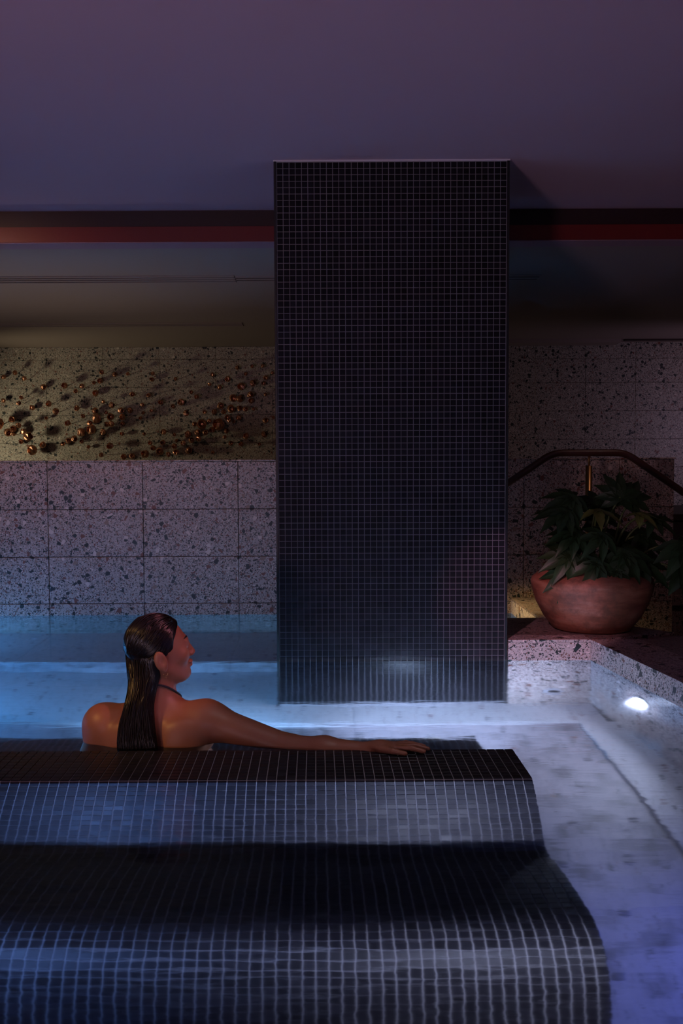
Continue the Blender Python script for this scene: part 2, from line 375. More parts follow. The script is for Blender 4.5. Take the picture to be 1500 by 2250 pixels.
# water
_wy = FRONT_Y + .012
_wp = [(POOL_X, _wy), (edge_x(_wy), _wy), (1.111, 3.846), (COL_X1, 3.846), (COL_X0, 3.846), (POOL_X, 3.846), (POOL_X, COL_Y1), (COL_X0, COL_Y1), (COL_X1, COL_Y1), (1.033, COL_Y1), (1.033, WALL_Y), (COL_X1, WALL_Y), (COL_X0, WALL_Y), (POOL_X, WALL_Y)]
wm = MB().add([(x, y, 0) for x, y in _wp], [(0, 1, 2, 3, 4, 5), (5, 4, 7, 6), (6, 7, 12, 13), (7, 8, 11, 12), (8, 9, 10, 11)])
wo = wm.obj('pool_water', 'water')
tag(wo, 'still clear blue pool water filling the basin around the pillar', 'water', kind='stuff')
if wo.data.polygons[0].normal.z < 0: wo.data.flip_normals()

# ------------------------------------------------------------------ mosaics
PITCH, GAP, TH = 0.0247, 0.0024, 0.003
def unit_tile(w_, h_, t_=TH):
    i = 0.0007; a, b = w_ / 2, h_ / 2
    return [(-a, -b, 0), (a, -b, 0), (a, b, 0), (-a, b, 0), (-a, -b, t_ - i), (a, -b, t_ - i), (a, b, t_ - i), (-a, b, t_ - i),
            (-a + i, -b + i, t_), (a - i, -b + i, t_), (a - i, b - i, t_), (-a + i, b - i, t_)], \
           [(0, 1, 5, 4), (1, 2, 6, 5), (2, 3, 7, 6), (3, 0, 4, 7), (4, 5, 9, 8), (5, 6, 10, 9), (6, 7, 11, 10), (7, 4, 8, 11), (8, 9, 10, 11)]
class Mosaic:
    """tiles as frames; some become objects of their own, the rest one joined mesh"""
    def __init__(s): s.fr = []
    def add(s, M, w_, h_, own=False): s.fr.append((M, w_, h_, own))
    def build(s, parent, mat='mosaic'):
        cache = {}; V = []; F = []; nv = 0
        for M, w_, h_, own in s.fr:
            key = (round(w_, 4), round(h_, 4))
            if key not in cache:
                vs, fs = unit_tile(*key); cache[key] = [np.array(vs), fs, None]
            vs, fs, me = cache[key]
            if own:
                if me is None:
                    cache[key][2] = me = MB().add(vs.tolist(), fs).mesh('mosaic_tile', mat)
                link('mosaic_tile', me, parent, mw=M)
            else:
                A = np.array(M); V.append(vs @ A[:3, :3].T + A[:3, 3]); F += [tuple(i + nv for i in f) for f in fs]; nv += 12
        me = bpy.data.meshes.new('mosaic_field'); me.from_pydata(np.concatenate(V).tolist(), [], F); me.materials.append(MATS[mat])
        o = link('mosaic_field', me, parent, 'stuff'); return o

# column
col = thing('pillar', ((COL_X0 + COL_X1) / 2, (COL_Y0 + COL_Y1) / 2, POOL_Z), 'tall square pillar clad in small black mosaic tiles rising from the pool', 'pillar')
B((COL_X0 + .004, COL_Y0 + .003, POOL_Z - .06), (COL_X1 - .004, COL_Y1 - .003, CEIL_Z)).obj('grout_core', 'grout_dark', col)
for x in (COL_X0, COL_X1 - .010):
    for y in (COL_Y0 - .0035, COL_Y1 - .0065):
        B((x, y, POOL_Z), (x + .010, y + .010, CEIL_Z - .001), .001).obj('corner_trim', 'black_trim', col)
B((COL_X0 - .002, COL_Y0 - .004, CEIL_Z - .006), (COL_X1 + .002, COL_Y0 + .004, CEIL_Z - .0005)).obj('lit_gap_strip', 'pale_trim', col)  # pale colour stands in for light in the gap under the ceiling
mo = Mosaic(); own = 0
ncol = 37; x00 = COL_X0 + .0115; pw = (COL_X1 - COL_X0 - .023) / ncol
nrow = int((CEIL_Z - .008 - POOL_Z) / PITCH)
for j in range(nrow):
    z = CEIL_Z - .008 - (j + .5) * PITCH
    for i in range(ncol):
        o_ = (x00 + (i + .5) * pw, COL_Y0 + .003, z)
        jit = Vector((rng.normal(0, .004), 0, rng.normal(0, .004)))
        nn = (Vector((0, -1, 0)) + jit).normalized(); uu = Vector((1, 0, 0)); uu = (uu - nn * uu.dot(nn)).normalized(); vv = nn.cross(uu)
        is_own = 0.0 < z < 8 * PITCH and own < 296; own += is_own
        mo.add(frameM(o_, uu, vv, nn), pw - GAP, PITCH - GAP, is_own)
    nd = 21; pd = (COL_Y1 - COL_Y0 - .02) / nd
    for i in range(nd):
        y = COL_Y0 + .01 + (i + .5) * pd
        mo.add(frameM((COL_X0 + .004, y, z), (0, -1, 0), (0, 0, 1), (-1, 0, 0)), pd - GAP, PITCH - GAP)
        mo.add(frameM((COL_X1 - .004, y, z), (0, 1, 0), (0, 0, 1), (1, 0, 0)), pd - GAP, PITCH - GAP)
    for i in range(ncol):
        mo.add(frameM((x00 + (i + .5) * pw, COL_Y1 - .003, z), (-1, 0, 0), (0, 0, 1), (0, 1, 0)), pw - GAP, PITCH - GAP)
mo.build(col, 'mosaic_pillar')

# tiled double bench: profile in (y, z), camera side first
def catmull(pts, n=12):
    P = [Vector((p[0], p[1], 0) if len(p) == 2 else p) for p in pts]; P = [P[0] * 2 - P[1]] + P + [P[-1] * 2 - P[-2]]; out = []
    for i in range(1, len(P) - 2):
        p0, p1, p2, p3 = P[i - 1:i + 3]
        for k in range(n):
            t_ = k / n
            out.append(0.5 * ((2 * p1) + (p2 - p0) * t_ + (2 * p0 - 5 * p1 + 4 * p2 - p3) * t_ ** 2 + (3 * p1 - p0 - 3 * p2 + p3) * t_ ** 3))
    out.append(P[-2]); return out
TOP = 0.004
near = catmull([(1.712, POOL_Z - .05), (1.718, -.52), (1.735, -.36), (1.765, -.275), (1.81, -.232), (1.86, -.222), (1.94, -.230), (2.03, -.244), (2.12, -.270), (2.19, -.297), (2.235, -.297), (2.262, -.262), (2.288, -.205), (2.325, -.12), (2.386, TOP)])
topp = [Vector((2.386, TOP, 0)), Vector((2.631, TOP, 0))]
far = catmull([(2.631, TOP), (2.665, -.10), (2.70, -.25), (2.74, -.38), (2.79, -.445), (2.88, -.462), (3.02, -.45), (3.15, -.448), (3.23, -.462), (3.275, -.51), (3.29, -.60), (3.292, POOL_Z - .05)])
BX1, NBX = 0.545, 95; BX0 = BX1 - NBX * .025
bench = thing('mosaic_bench', ((BX0 + BX1) / 2, 2.5, POOL_Z), 'long curved pool bench covered in black mosaic tiles behind the bather', 'bench')
prof = near + topp[1:] + far[1:]
g = MB(); n = len(prof); inset = TH * .6
cl = [(p.x, p.y) for p in prof]
g.add([(BX0, y, z) for y, z in cl] + [(BX1 - .002, y, z) for y, z in cl], [(i, i + 1, n + i + 1, n + i) for i in range(n - 1)] + [tuple(range(n)), tuple(range(2 * n - 1, n - 1, -1))])
g.obj('grout_core', 'grout', bench)
mo = Mosaic(); own = 0
for si, seg in enumerate((near, topp, far)):
    cum = [0.0]
    for a, b in zip(seg[:-1], seg[1:]): cum.append(cum[-1] + (b - a).length)
    L = cum[-1]; rows = max(1, round(L / .025)); rp = L / rows
    def at(s_):
        for i in range(len(cum) - 1):
            if s_ <= cum[i + 1] + 1e-9: return seg[i].lerp(seg[i + 1], (s_ - cum[i]) / max(1e-9, cum[i + 1] - cum[i]))
        return seg[-1]
    for r in range(rows):
        a, b = at(r * rp), at((r + 1) * rp); m_ = (a + b) / 2; tv = (b - a).normalized()
        vv = Vector((0, tv.x, tv.y)); nn = Vector((1, 0, 0)).cross(vv)
        for i in range(NBX):
            x = BX1 - (i + .5) * .025
            is_own = own < 300 and x > -.46 and ((si == 1) or (si == 0 and r == rows - 1)) ; own += is_own
            jit = Vector((rng.normal(0, .006), rng.normal(0, .006), rng.normal(0, .006))); n2 = (nn + jit).normalized()
            u2 = Vector((1, 0, 0)); u2 = (u2 - n2 * u2.dot(n2)).normalized()
            mo.add(frameM((x, m_.x, m_.y), u2, n2.cross(u2), n2), .025 - GAP, rp - GAP, is_own)
def inside(y, z):
    c_ = False
    for (y0, z0), (y1, z1) in zip(cl, cl[1:] + cl[:1]):
        if (z0 > z) != (z1 > z) and y < (y1 - y0) * (z - z0) / (z1 - z0) + y0: c_ = not c_
    return c_
for iy in range(64):
    for iz in range(28):
        y, z = 1.70 + (iy + .5) * .025, TOP - (iz + .5) * .025
        if all(inside(y + a * .0125, z + b * .0125) for a in (-1, 1) for b in (-1, 1)):
            mo.add(frameM((BX1 - .002, y, z), (0, 1, 0), (0, 0, 1), (1, 0, 0)), .025 - GAP, .025 - GAP)
mo.build(bench)

# ------------------------------------------------------------------ ceiling slot diffusers
def slot_diffuser(x0, x1, y0, y1, nslot, label):
    o = thing('slot_diffuser', ((x0 + x1) / 2, (y0 + y1) / 2, SOFF_Z - .006), label, 'air vent', 'linear ceiling vents')
    wd = (y1 - y0) / (nslot * 2 + 1)
    for k in range(nslot + 1):
        B((x0, y0 + 2 * k * wd, SOFF_Z - .006), (x1, y0 + (2 * k + 1) * wd, SOFF_Z - .0005)).obj('blade', 'soffit_paint', o)
    for k in range(nslot):
        B((x0, y0 + (2 * k + 1) * wd, SOFF_Z - .002), (x1, y0 + (2 * k + 2) * wd, SOFF_Z - .0005)).obj('slot', 'black_slot', o)
slot_diffuser(-3.3, -.455, 5.40, 5.60, 3, 'long linear ceiling vent nearest the red beam, left of the pillar')
slot_diffuser(-.450, 1.27, 5.42, 5.58, 2, 'linear ceiling vent passing behind the pillar and ending on its right')
slot_diffuser(-3.9, -.55, 7.20, 7.37, 2, 'thin linear ceiling vent close to the copper-cup wall')

# ------------------------------------------------------------------ pool lights
def pool_light(name, loc, nrm, power, color, lens, label, r=.045, spread=170, halo=0):
    nrm = Vector(nrm).normalized(); o = thing(name, loc, label, 'pool light', 'underwater pool lights')
    q = nrm.to_track_quat('Z', 'Y').to_matrix().to_4x4(); M = Matrix.Translation(Vector(loc)) @ q
    link('bezel', MB().lathe([(r * .92, .0), (r * .92, .006), (r * 1.2, .006), (r * 1.28, .002), (r * 1.28, 0)], 28).mesh('bezel', 'steel', True), o, mw=M)
    link('lens', MB().lathe([(.0005, .004), (r * .6, .0035), (r * .92, .002), (r * .92, 0), (.0005, 0)], 28).mesh('lens', lens, True), o, mw=M)
    l = light(name + '_beam', 'AREA', Vector(loc) + nrm * .012, Vector(loc) + nrm, power, color, r * 1.6, spread)
    l.parent = o; l.matrix_basis = Matrix.Translation(-Vector(loc)) @ l.matrix_basis
    if halo:
        h = light(name + '_halo', 'POINT', Vector(loc) + nrm * .04, Vector(loc) + nrm, halo, color, .008); h.parent = o; h.matrix_basis = Matrix.Translation(-Vector(loc)) @ h.matrix_basis
    return o
LAV, BLU, WHT = (0.90, 0.78, 1.0), (0.09, 0.45, 1.0), (0.95, 0.84, 1.0)
pool_light('pool_light', (edge_x(3.38) - .001, 3.38, -.215), (-1, -.108, 0), 9, (0.90, 0.82, 1.0), 'lens_white', 'glowing round pool light in the right pool wall', .052, halo=1.6)
pool_light('pool_light', (edge_x(2.0) - .001, 2.0, -.30), (-1, -.108, 0), 6.0, (0.18, 0.22, 1.0), 'lens_blue', 'round pool light further along the right pool wall')
pool_light('pool_light', (.38, FRONT_Y + .013, -.065), (0, .92, .40), 11, LAV, 'lens_white', 'round pool light low in the near pool wall, right one', spread=112)
pool_light('pool_light', (-.75, FRONT_Y + .013, -.065), (0, .92, .40), 11, (0.26, 0.42, 1.0), 'lens_blue', 'round pool light low in the near pool wall, left one', spread=118)
pool_light('pool_light', (POOL_X + .001, 3.55, -.46), (1, 0, 0), 30, BLU, 'lens_blue', 'round blue pool light in the left pool wall')
pool_light('pool_light', (POOL_X + .001, 4.70, -.42), (1, 0, 0), 8, BLU, 'lens_blue', 'round blue pool light in the left pool wall over the step')
pool_light('pool_light', (-.45, 3.296, -.56), (0, 1, 0), 9, (0.28, 0.60, 1.0), 'lens_blue', 'round pool light in the far face of the mosaic bench, left one')
pool_light('pool_light', (.4, 3.296, -.56), (0, 1, 0), 10, (0.66, 0.74, 1.0), 'lens_white', 'round pool light in the far face of the mosaic bench, right one')

# jet nozzle on the back face and air nozzles in the sunken floor
jn = thing('jet_nozzle', (.96, 3.846, -.50), 'round black jet nozzle under water between pillar and pool corner', 'nozzle')
Mj = Matrix.Translation((.96, 3.846, -.50)) @ Vector((0, -1, 0)).to_track_quat('Z', 'Y').to_matrix().to_4x4()
link('flange', MB().lathe([(.018, .0), (.018, .008), (.038, .007), (.042, .002), (.042, 0)], 28).mesh('flange', 'pale_trim', True), jn, mw=Mj)
link('bore', MB().lathe([(.0005, .004), (.024, .009), (.024, 0)], 24).mesh('bore', 'black_trim', True), jn, mw=Mj)
me_n = MB().lathe([(.0005, .003), (.012, .003), (.016, .001), (.016, 0)], 16).mesh('air_nozzle', 'nozzle_grey', True)
for ix in range(2):
    for iy in range(6):
        x, y = .66 + ix * .18 + (.09 if iy % 2 else 0), 2.05 + iy * .24
        if x < .97: tag(link('air_nozzle', me_n, mw=Matrix.Translation((x, y, POOL_Z - .022))), f"{['nearest', 'second', 'third', 'fourth', 'fifth', 'farthest'][iy]} air nozzle in the {['left', 'right'][ix]} row in the sunken floor right of the bench", 'nozzle', 'air nozzles in the pool floor')
for ix in range(9):
    tag(link('air_nozzle', me_n, mw=Matrix.Translation((-.62 + ix * .13, 3.50 - .05 * (ix % 2), POOL_Z - .022))), f"{['leftmost', 'second', 'third', 'fourth', 'fifth', 'sixth', 'seventh', 'eighth', 'rightmost'][ix]} air nozzle from the left in the row in front of the pillar", 'nozzle', 'air nozzles in the pool floor')
# ------------------------------------------------------------------ terracotta pot and plant
PX, PY = 1.185, 4.10
pot = thing('plant_pot', (PX, PY, DECK_Z), 'wide shallow terracotta bowl pot on the pool ledge beside the pillar', 'pot')
link('bowl', MB().lathe([(.001, .0), (.145, .0), (.165, .008), (.205, .06), (.236, .12), (.253, .175), (.258, .205), (.252, .222), (.225, .243), (.198, .258), (.192, .262), (.184, .258), (.186, .235), (.20, .19), (.15, .10), (.001, .09)], 64).mesh('bowl', 'terracotta', True), pot, mw=Matrix.Translation((PX, PY, DECK_Z)))
link('soil', MB().lathe([(.001, .226), (.10, .228), (.183, .222), (.190, .19), (.001, .18)], 40).mesh('soil', 'soil', True), pot, mw=Matrix.Translation((PX, PY, DECK_Z)))

def leaf_mesh(name, mat, lobes=7, seed=0):
    r_ = random.Random(seed); mb = MB(); NL, NW = 8, 2
    for k in range(lobes):
        a = math.radians(-125 + 250 * k / (lobes - 1)); L = 1.0 - .38 * abs(k - (lobes - 1) / 2) / ((lobes - 1) / 2); L *= r_.uniform(.92, 1.06)
        W = .155 * (0.75 + .25 * L); droop = r_.uniform(.25, .5); vs = []
        for i in range(NL + 1):
            t_ = i / NL; wd = W * (math.sin(math.pi * min(1, t_ ** .8 * .92 + .08)) ** .8) * (1 - .25 * (t_ > .8)) * (1 + (.10 if i % 2 else -.05)) + .012 * (1 - t_)
            if i == NL: wd = .004
            if i == 0: wd = .10
            for j in range(-NW, NW + 1):
                q = j / NW
                x, y = t_ * L, q * wd
                z = -droop * t_ * t_ * L + .28 * abs(q) * wd - .05 * t_
                vs.append((x * math.cos(a) - y * math.sin(a), x * math.sin(a) + y * math.cos(a), z))
        n_ = 2 * NW + 1
        mb.add(vs, [(i * n_ + j, (i + 1) * n_ + j, (i + 1) * n_ + j + 1, i * n_ + j + 1) for i in range(NL) for j in range(n_ - 1)])
        rib = [(t_ * L * math.cos(a), t_ * L * math.sin(a), -droop * t_ * t_ * L - .05 * t_ + .002) for t_ in (0, .3, .6, .9)]
        mb.tube(rib, [.014, .010, .007, .003], 4)
    return mb.mesh(name, mat, True)
leaves = [leaf_mesh('leaf', 'leaf', 7 + 2 * (k % 2), k) for k in range(4)]
young = leaf_mesh('leaf', 'leaf_young', 5, 9)
plant = thing('fatsia_plant', (PX, PY, DECK_Z + .22), 'bushy dark green plant with hand-shaped leaves growing in the terracotta bowl', 'plant')
# (x, z, y, size, heading of the middle lobe in degrees, tilt toward viewer, young)
LEAVES = [(1.075, .655, 4.02, .15, 200, 38, 0), (1.03, .60, 3.96, .15, 185, 25, 0), (1.17, .60, 3.98, .14, 330, 20, 1), (1.29, .655, 4.06, .14, 80, 70, 0),
          (1.345, .64, 4.10, .14, 60, 60, 0), (1.36, .58, 4.02, .12, 20, 25, 1), (1.43, .56, 4.06, .13, 10, 30, 0), (1.08, .51, 3.98, .14, 195, 35, 0),
          (1.18, .50, 3.94, .13, 225, 45, 0), (1.25, .56, 4.16, .15, 110, 60, 0), (1.40, .49, 4.10, .13, 350, 35, 0), (1.05, .42, 3.95, .15, 205, 48, 0),
          (1.15, .39, 3.91, .15, 240, 55, 0), (1.27, .43, 3.93, .15, 290, 50, 0), (1.23, .36, 3.90, .13, 265, 62, 0), (1.05, .35, 3.96, .14, 215, 60, 0),
          (1.36, .38, 3.97, .14, 315, 50, 0), (1.52, .455, 3.95, .19, 300, 52, 0), (1.515, .35, 3.95, .17, 320, 58, 0), (1.15, .31, 3.92, .12, 245, 70, 0),
          (1.31, .47, 4.12, .14, 30, 40, 0), (1.14, .47, 4.14, .14, 160, 40, 0), (1.12, .56, 4.15, .14, 140, 45, 0), (1.40, .44, 4.20, .14, 40, 45, 0),
          (1.30, .33, 3.94, .12, 280, 66, 0), (1.21, .62, 4.12, .13, 95, 45, 0)]
for k, (x, z, y, sz, hd, tilt, yg) in enumerate(LEAVES):
    lp = Vector((x, y, z))
    Rm = Matrix.Rotation(math.radians(tilt), 4, 'X') @ Matrix.Rotation(math.radians(hd), 4, 'Z') @ Matrix.Rotation(math.radians(random.uniform(-8, 8)), 4, 'X')
    lf = link('leaf', young if yg else leaves[k % 4], plant, mw=Matrix.Translation(lp) @ Rm @ Matrix.Scale(sz, 4))
    base = Vector((PX + (x - PX) * .30 + random.uniform(-.03, .03), PY + (y - PY) * .3 + random.uniform(-.02, .04), DECK_Z + .215))
    mid = base.lerp(lp, .55) + Vector((0, .02, .05))
    MB().tube(catmull([base, mid, lp], 6), .0045, 6).obj('leaf_stalk', 'stalk', plant, True)

# ------------------------------------------------------------------ handrail
hr = thing('handrail', (1.353, 4.75, -.20), 'dark bronze handrail with a flat top and sloping ends behind the plant', 'handrail')
def bend(a, b, c, r_=.05, n=6):
    a, b, c = Vector(a), Vector(b), Vector(c); p, q = b + (a - b).normalized() * r_, b + (c - b).normalized() * r_
    return [p.lerp(b, k / n).lerp(b.lerp(q, k / n), k / n) for k in range(n + 1)]
RY = 4.75; a0, a1, a2, a3 = (.55, RY, .435), (1.175, RY, .849), (1.532, RY, .848), (2.25, RY, .36)
MB().tube([Vector(a0)] + bend(a0, a1, a2) + bend(a1, a2, a3) + [Vector(a3)], .0175, 14).obj('rail', 'rail_wrap', hr, True)
MB().tube([(1.353, RY, -.2), (1.353, RY, .785)], .0165, 16).obj('post', 'brass', hr, True)
MB().tube([(1.353, RY, .785), (1.353, RY, .84)], .0055, 10).obj('pin', 'brass', hr, True)
MB().lathe([(.0005, .012), (.03, .012), (.035, .004), (.035, 0), (.0005, 0)], 24, (1.353, RY, -.2)).obj('base_flange', 'brass', hr, True)

# ------------------------------------------------------------------ copper cups on the far wall: (px across, px down, radius px) in a 620x300 wall elevation drawn at 2.42
CUPS = [(38,212,12),(108,193,12),(165,226,12),(247,267,15),(367,263,16),(467,270,13),(515,247,10),(554,240,14),(571,198,12),(625,205,12),(702,205,9),(837,207,10),(822,233,12),(951,233,10),(432,294,11),(523,302,16),(724,311,13),(814,320,11),(36,337,12),(139,324,11),(134,355,12),(187,376,14),(283,357,15),(327,398,16),(424,380,14),(570,350,10),(620,368,15),(519,394,16),(585,406,10),(668,397,15),(704,394,14),(776,367,10),(877,356,13),(932,376,11),(981,355,18),(1066,331,12),(1030,302,10),(1004,413,15),(828,400,9),(775,408,9),(765,437,9),(675,432,16),(665,464,11),(607,429,18),(540,437,25),(490,459,14),(462,423,11),(389,461,15),(261,431,9),(88,437,16),(26,460,27),(57,503,20),(95,487,16),(133,470,14),(139,501,17),(97,516,9),(180,530,24),(126,553,13),(194,599,26),(257,573,16),(347,569,12),(383,551,15),(422,542,16),(445,509,22),(453,558,11),(513,496,24),(561,506,15),(588,468,14),(618,467,16),(482,584,10),(604,581,17),(563,629,12),(669,640,15),(720,637,14),(793,627,20),(662,517,11),(783,520,9),(820,568,12),(826,594,14),(866,612,19),(916,630,13),(882,510,15),(883,567,14),(947,527,9),(951,556,10),(943,586,14),(955,619,15),(1010,523,18),(990,571,14),(1036,555,15),(1015,609,18),(1064,515,15),(1075,549,15),(1045,470,12),(1087,472,25),(1131,456,11),(1140,502,15),(1178,476,30),(1109,517,14),(1214,508,13),(1186,376,16),(1157,410,14),(1200,407,13),(1223,437,15),(1245,395,20),(1284,388,14),(1283,441,14),(1320,397,13),(1252,336,19),(1289,341,18),(1345,322,16),(1347,350,14),(1298,277,20),(1360,262,16),(1224,234,15),(1182,280,13),(1150,216,11),(1127,261,10),(1276,178,11),(1356,175,9),(1318,209,9),(1410,170,10),(1428,235,12),(1413,260,11),(1460,208,9),(1425,322,9),(1420,455,14),(1416,528,16),(1324,537,15),(1238,573,13),(1296,579,12),(1211,541,10),(1143,620,9),(1392,580,9),(1362,397,9),(1100,408,10),(1465,440,9),(1235,455,10),(1255,460,9)]
def cup_mesh(seed):
    r_ = random.Random(seed); N = 9; vs, fs = [], []
    rings = [(.25, -.85), (.7, -.62), (.98, -.1), (.90, .42), (.62, .72)]
    for q, (rd, h) in enumerate(rings):
        for k in range(N):
            a = 2 * math.pi * k / N + .2 * q; f_ = 1 + r_.uniform(-.13, .13) * (.4 + q * .25)
            vs.append((rd * f_ * math.cos(a), rd * f_ * math.sin(a), h + r_.uniform(-.12, .16) * (q >= 3)))
    for q in range(len(rings) - 1):
        for k in range(N): fs.append((q * N + k, q * N + (k + 1) % N, (q + 1) * N + (k + 1) % N, (q + 1) * N + k))
    fs.append(tuple(range(N))[::-1])
    n0 = len(vs); M_ = len(rings)     # inner skin, so that the cup has a wall
    inner = [(v[0] * .9, v[1] * .9, v[2] * .9 + .02) for v in vs]
    vs += inner; fs += [tuple(i + n0 for i in f[::-1]) for f in fs[:]]
    t0 = (M_ - 1) * N
    fs += [(t0 + k, t0 + (k + 1) % N, n0 + t0 + (k + 1) % N, n0 + t0 + k) for k in range(N)]
    me = MB().add(vs, fs).mesh('copper_cup', 'copper'); return me
cups = [cup_mesh(s) for s in range(7)]
ORD = ['first', 'second', 'third', 'fourth', 'fifth', 'sixth', 'seventh', 'eighth', 'ninth', 'tenth', 'eleventh', 'twelfth', 'thirteenth', 'fourteenth']
def cup_class(c):
    u, v, r = c
    return ('large' if r >= 18 else ('medium' if r >= 13 else 'small'), 'high' if v < 300 else ('mid-height' if v < 470 else 'low'), sum(u >= q for q in (245, 551, 850, 1146, 1437)))
def cup_label(c):
    size, hgt, colm = cup_class(c); same = sorted(q for q in CUPS if cup_class(q) == (size, hgt, colm))
    where = f"{hgt} on the far wall's {ORD[colm]} stone column"
    if len(same) == 1: return f'only {size} copper cup {where} from the left'
    return f'{ORD[same.index(c)]} from left of the {size} copper cups {where}'
for k, (u, v, r) in enumerate(CUPS):
    ix, iy = u / 2.4194, 740 + v / 2.42                      # elevation drawing to metres on the wall
    off = (.035, .085, .135)[k % 3] + .012 * random.random()
    X, Z = -2.874 + ix * .004113 - (iy - 1010) * .00002, .8413 - (iy - 1010) * .004118 + (ix - 300) * .00002
    sc_ = r / 2.42 * .00405 * 1.12
    M = Matrix.Translation((X, FAR_Y - off, Z)) @ Matrix.Rotation(math.radians(random.uniform(60, 120)), 4, 'X') @ Matrix.Rotation(math.radians(random.uniform(-70, 70)), 4, 'Y') @ Matrix.Rotation(random.random() * 6, 4, 'Z') @ Matrix.Scale(sc_, 4)
    o = thing('copper_cup', (X, FAR_Y - .001, Z), cup_label((u, v, r)), 'wall ornament', 'copper cups on the far wall')
    link('cup', cups[k % 7], o, mw=M)
    MB().tube([(X, FAR_Y - .001, Z), (X, FAR_Y - off, Z)], .003, 5).obj('pin', 'copper', o)

# ------------------------------------------------------------------ bather (one continuous body grown from a distance field)
import openvdb as vdb
VOX = 0.004
lo = np.array([-.76, 2.50, -.62]); hi = np.array([.36, 3.72, .40])
dim = np.ceil((hi - lo) / VOX).astype(int)
D = np.full(dim, 0.05, np.float32)
ax = [lo[i] + np.arange(dim[i], dtype=np.float32) * VOX for i in range(3)]
def region(a, b, pad):
    i0 = np.maximum(0, np.floor((np.array(a) - pad - lo) / VOX).astype(int)); i1 = np.minimum(dim, np.ceil((np.array(b) + pad - lo) / VOX).astype(int) + 1)
    return tuple(slice(int(p), int(q)) for p, q in zip(i0, i1))
def blend(sl, d, k, sub=False):
    a = D[sl]
    if sub:
        h = np.clip(.5 - .5 * (a + d) / k, 0, 1); D[sl] = a * (1 - h) + (-d) * h + k * h * (1 - h)
    else:
        h = np.clip(.5 + .5 * (a - d) / k, 0, 1); D[sl] = a * (1 - h) + d * h - k * h * (1 - h)
def grids(sl): return np.meshgrid(ax[0][sl[0]], ax[1][sl[1]], ax[2][sl[2]], indexing='ij')
def ell(c, r, k=.03, R=None, sub=False):
    c = np.array(c, float); r = np.array(r, float); m = r.max() if R is not None else r
    sl = region(c - m, c + m, k + .02); X, Y, Z = grids(sl); X, Y, Z = X - c[0], Y - c[1], Z - c[2]
    if R is not None: X, Y, Z = (R[0][0] * X + R[0][1] * Y + R[0][2] * Z, R[1][0] * X + R[1][1] * Y + R[1][2] * Z, R[2][0] * X + R[2][1] * Y + R[2][2] * Z)
    k0 = np.sqrt((X / r[0]) ** 2 + (Y / r[1]) ** 2 + (Z / r[2]) ** 2); k1 = np.sqrt((X / r[0] ** 2) ** 2 + (Y / r[1] ** 2) ** 2 + (Z / r[2] ** 2) ** 2) + 1e-6
    blend(sl, k0 * (k0 - 1) / k1, k, sub)
def cap(a, b, ra, rb, k=.03, sub=False):
    a, b = np.array(a, float), np.array(b, float); m = max(ra, rb)
    sl = region(np.minimum(a, b) - m, np.maximum(a, b) + m, k + .02); X, Y, Z = grids(sl)
    ab = b - a; t_ = np.clip(((X - a[0]) * ab[0] + (Y - a[1]) * ab[1] + (Z - a[2]) * ab[2]) / (ab @ ab), 0, 1)
    d = np.sqrt((X - a[0] - t_ * ab[0]) ** 2 + (Y - a[1] - t_ * ab[1]) ** 2 + (Z - a[2] - t_ * ab[2]) ** 2) - (ra + (rb - ra) * t_)
    blend(sl, d, k, sub)
HY = 2.795
# torso
ell((-.462, 2.772, -.035), (.158, .082, .145), .05); ell((-.462, 2.80, -.24), (.122, .082, .14), .06)
ell((-.462, 2.88, -.37), (.160, .105, .095), .06)
for s_ in (-1, 1):
    ell((-.462 + s_ * .075, 2.845, -.08), (.06, .05, .06), .04)                       # chest
    ell((-.470 + s_ * .085, 2.712, -.005), (.055, .028, .075), .045)                  # shoulder blade
    cap((-.462 + s_ * .080, 2.90, -.37), (-.545 + s_ * .065, 3.28, -.375), .082, .056, .05)   # thigh, knee
    cap((-.545 + s_ * .065, 3.28, -.375), (-.605 + s_ * .05, 3.58, -.54), .052, .034, .04)    # calf
    cap((-.605 + s_ * .05, 3.58, -.54), (-.625 + s_ * .05, 3.64, -.46), .032, .020, .03)      # foot
# neck, trapezius
cap((-.475, 2.800, .06), (-.468, HY, .21), .056, .048, .045)
cap((-.475, 2.792, .100), (-.345, 2.775, .052), .030, .036, .035); cap((-.478, 2.792, .100), (-.61, 2.775, .050), .030, .036, .035)
# arms
SR, ER, WR = (-.328, 2.772, .054), (-.080, 2.705, -.012), (.150, 2.640, .001)
ell((-.322, 2.772, .052), (.058, .052, .055), .04)
cap(SR, ER, .052, .0385, .035); cap(ER, (.02, 2.675, -.006), .0385, .036, .02); cap((.02, 2.675, -.006), WR, .036, .0215, .02)
SL, EL = (-.628, 2.772, .040), (-.668, 2.745, -.21)
ell((-.628, 2.772, .044), (.055, .052, .055), .04); cap(SL, EL, .052, .038, .035); cap(EL, (-.60, 2.96, -.27), .038, .024, .02)
ell((-.585, 3.01, -.275), (.035, .045, .016), .015)
for q in range(4): cap((-.60 + q * .013, 3.03, -.275), (-.585 + q * .013, 3.095, -.295), .0085, .0065, .004)
cap((-.565, 2.99, -.27), (-.535, 3.035, -.275), .010, .007, .005)
# spine hollow
cap((-.468, 2.672, -.20), (-.470, 2.690, .06), .012, .010, .03, sub=True)
